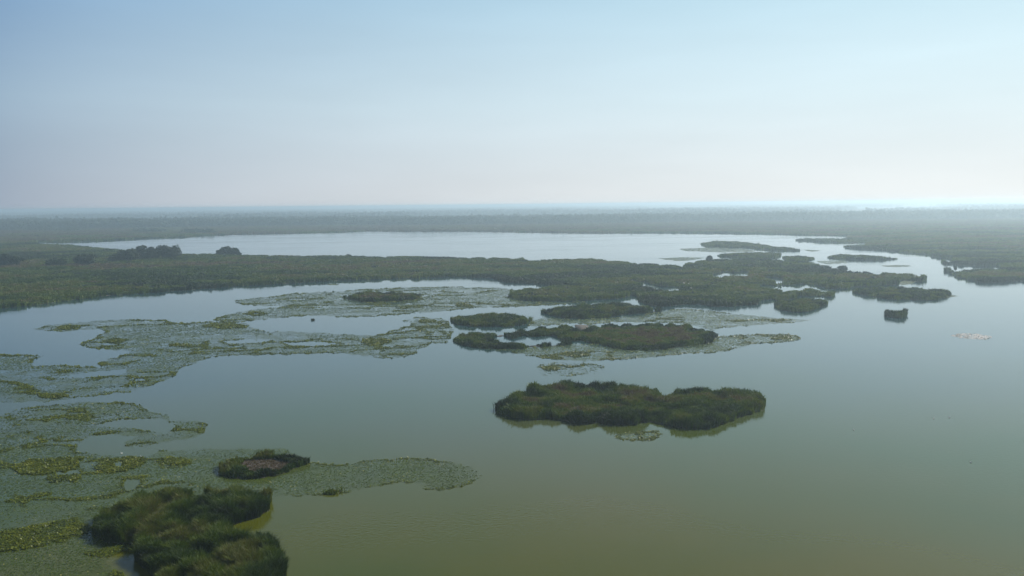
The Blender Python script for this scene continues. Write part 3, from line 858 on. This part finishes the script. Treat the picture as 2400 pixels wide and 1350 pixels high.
# ------------------------------------------------------------------ far forest
def forest():
    r = np.random.default_rng(9)
    V, F, T, k = [], [], [], 0

    def put(x, y, h, wd, n, q):
        nonlocal k
        N = len(x)
        dirv = r.normal(0, 1, (N, n, 3)); dirv /= np.linalg.norm(dirv, axis=2, keepdims=True)
        rad = np.stack([wd * .5, wd * .5, h * .5], -1)[:, None, :]
        pos = np.stack([x, y, h * .52], -1)[:, None, :] + dirv * rad * r.uniform(.55, 1.08, (N, n, 1))
        a = r.normal(0, 1, (N, n, 3)); a /= np.linalg.norm(a, axis=2, keepdims=True)
        b = np.cross(a, r.normal(0, 1, (N, n, 3))); b /= np.linalg.norm(b, axis=2, keepdims=True)
        sz = (q[:, None] * r.uniform(.6, 1.3, (N, n)))[..., None]
        v = np.stack([pos - a * sz, pos - b * sz * .8, pos + a * sz, pos + b * sz * .8], 2)
        v[..., 2] = np.maximum(v[..., 2], .3)
        M = N * n
        V.append(v.reshape(-1, 3)); F.append(np.arange(M * 4).reshape(-1, 4) + k); k += M * 4
        T.append(np.repeat(np.clip(r.uniform(.1, .8, (N, 1)) + r.normal(0, .12, (N, n)), 0, 1).ravel(), 4))

    # wooded belt behind the upper lake: its foot about 46 px under the horizon
    N = 15000
    x = r.uniform(-2600, 2900, N); y = 2230 + 0.02 * x + r.uniform(0, 1, N) ** 1.4 * 520 + 60 * (noise(x, x * 0, 260, 4) - .5) * 2
    h = 17 + 9 * noise(x, y, 130, 6) + r.normal(0, 2.0, N); wd = r.uniform(9, 15, N)
    put(x, y, np.clip(h, 8, 30), wd, 26, wd * .17)
    # tree line left of the upper lake
    N = 700
    px = r.uniform(-140, 500, N); py = 541 + 7 * np.clip(px, 0, 500) / 500 - r.uniform(0, 3.5, N) * (1 - .4 * np.clip(px, 0, 500) / 500)
    q = unproj(px, py, 0)
    gap = noise(q[:, 0], q[:, 1] * 0, 75, 3) > .30
    q = q[gap]; n_ = len(q)
    put(q[:, 0], q[:, 1], r.uniform(6, 11, n_), r.uniform(7, 12, n_), 26, np.full(n_, 1.5))
    # low shrubs dotted over the marsh
    N = 6500
    dd = 380 * np.exp(r.uniform(0, 1, N) * math.log(5.2)); aa = r.uniform(-.70, .70, N)
    q = np.column_stack([dd * np.sin(aa), dd * np.cos(aa)])
    ok = inside(q, core) & (noise(q[:, 0], q[:, 1], 60, 33) > .5)
    for pd in ponds: ok &= ~inside(q, pd)
    ok &= edge_dist(q, core[:-4]) > 5
    q, dd = q[ok], dd[ok]; n_ = len(q); sh = r.uniform(.6, 1.0, n_) * (1 + dd / 2600)
    shrubs = (q, sh)
    put(q[:, 0], q[:, 1], 2.6 * sh, 4.2 * sh, 24, .7 * sh)
    sv = (V.pop(), F.pop(), T.pop()); k -= len(sv[0])
    so = add_mesh('shrubs', sv[0], sv[1] - sv[1].min(), M_TREE, sv[2])
    tag(so, 'low dark shrubs speckling the reed beds', kind='stuff')
    # woods scattered behind, out to the horizon
    N = 60000
    dd = 2700 * np.exp(r.uniform(0, 1, N) * math.log(5.5)); aa = r.uniform(-.72, .72, N)
    x = dd * np.sin(aa); y = dd * np.cos(aa)
    ok = fbm(x, y * 1.0, 900, 21, 3) > .47
    x, y, dd = x[ok], y[ok], dd[ok]
    h = 14 + 12 * noise(x, y, 300, 8) + r.normal(0, 2, len(x)); wd = r.uniform(10, 16, len(x)) * (1 + dd / 9000)
    put(x, y, h, wd, 10, wd * .3)
    o = add_mesh('forest', np.vstack(V), np.vstack(F), M_WOODS, np.concatenate(T))
    tag(o, 'hazy bluish belt of riverside woods beyond the upper lake', kind='stuff')


forest()

# ------------------------------------------------------------------ water birds
M_BIRD = bpy.data.materials.new('white_plumage'); M_BIRD.use_nodes = True
_p = M_BIRD.node_tree.nodes['Principled BSDF']; _p.inputs['Roughness'].default_value = .8
_n = M_BIRD.node_tree.nodes.new('ShaderNodeTexNoise'); _n.inputs['Scale'].default_value = 8
_r = M_BIRD.node_tree.nodes.new('ShaderNodeValToRGB'); _r.color_ramp.elements[0].color = (.62, .6, .55, 1); _r.color_ramp.elements[1].color = (.85, .84, .82, 1)
M_BIRD.node_tree.links.new(_n.outputs[0], _r.inputs[0]); M_BIRD.node_tree.links.new(_r.outputs[0], _p.inputs['Base Color'])
M_BILL = bpy.data.materials.new('orange_bill'); M_BILL.use_nodes = True
M_BILL.node_tree.nodes['Principled BSDF'].inputs['Base Color'].default_value = (.55, .2, .03, 1)


def swan_mesh():
    path = [(-.62, .22, .02, .02), (-.5, .22, .10, .06), (-.3, .20, .21, .15), (0, .17, .26, .20), (.25, .18, .20, .17), (.38, .26, .12, .13), (.44, .40, .07, .075),
            (.42, .55, .055, .055), (.40, .70, .05, .05), (.43, .80, .055, .055), (.50, .84, .06, .06), (.58, .81, .045, .04), (.60, .80, .02, .02)]
    n = 10
    v = []
    for i, (x, z, ry, rz) in enumerate(path):
        a = path[max(i - 1, 0)]; b = path[min(i + 1, len(path) - 1)]
        tx, tz = b[0] - a[0], b[1] - a[1]; L = math.hypot(tx, tz); tx /= L; tz /= L
        for k in range(n):
            q = 2 * math.pi * k / n
            v.append((x - tz * math.sin(q) * rz, math.cos(q) * ry, z + tx * math.sin(q) * rz))
    f = [(i * n + k, i * n + (k + 1) % n, (i + 1) * n + (k + 1) % n, (i + 1) * n + k) for i in range(len(path) - 1) for k in range(n)]
    return np.array(v), np.array(f)


bv, bf = swan_mesh()
root = thing('white_bird', 'white water bird', 'bird')
body = add_mesh('body', bv, bf, M_BIRD, parent=root, smooth=True)
bill_v = np.array([(.60, .022, .81), (.60, -.022, .81), (.60, 0, .775), (.70, 0, .775)]); bill = add_mesh('bill', bill_v, np.array([(0, 1, 3), (1, 2, 3), (2, 0, 3)]), M_BILL, parent=root)
birds = [(285, 1063, 'white bird in the dark pool of the near lily field'), (331, 1071, 'white bird at the edge of the patch around a tiny pool'),
         (2001, 1008, None), (2188, 981, None), (2225, 979, None), (2275, 1084, None)]
for i, (x, y, lb) in enumerate(birds):
    b = unproj(x, y, 0)
    if i == 0:
        q = root; kids = []
    else:
        q = root.copy(); C.objects.link(q)
        for ch in (body, bill):
            cc = ch.copy(); C.objects.link(cc); cc.parent = q
    q.location = (b[0], b[1], 0.0)
    q.rotation_euler = (0, 0, float(np.random.default_rng(i).uniform(0, 6.28)))
    q.scale = (.42, .42, .42)
    if lb:
        q['label'] = lb
    else:
        q['label'] = 'white bird floating as a tiny speck on open lake water to the right'
        q['group'] = 'white birds scattered over the open water'
root['group'] = 'white birds in the near lily field'
for o in C.objects:
    if o.name == 'white_bird.001': o['group'] = 'white birds in the near lily field'

# ------------------------------------------------------------------ haze
def box(name, lo, hi):
    v = np.array([(x, y, z) for x in (lo[0], hi[0]) for y in (lo[1], hi[1]) for z in (lo[2], hi[2])], float)
    f = np.array([(0, 1, 3, 2), (4, 6, 7, 5), (0, 4, 5, 1), (2, 3, 7, 6), (0, 2, 6, 4), (1, 5, 7, 3)])
    return v, f


M_HAZE = bpy.data.materials.new('haze'); M_HAZE.use_nodes = True
n = M_HAZE.node_tree; n.nodes.clear()
pv = n.nodes.new('ShaderNodeVolumePrincipled')
pv.inputs['Color'].default_value = (0.71, 0.885, 0.98, 1)
pv.inputs['Density'].default_value = 2.9e-4
pv.inputs['Anisotropy'].default_value = 0.51
oo = n.nodes.new('ShaderNodeOutputMaterial'); n.links.new(pv.outputs[0], oo.inputs['Volume'])
v, f = box('haze', (-FAR - 500, -1300, -1.5), (FAR + 500, FAR + 500, H + 4))
o = add_mesh('haze', v, f, M_HAZE)
tag(o, 'thin bluish haze lying over the whole marsh', kind='stuff')
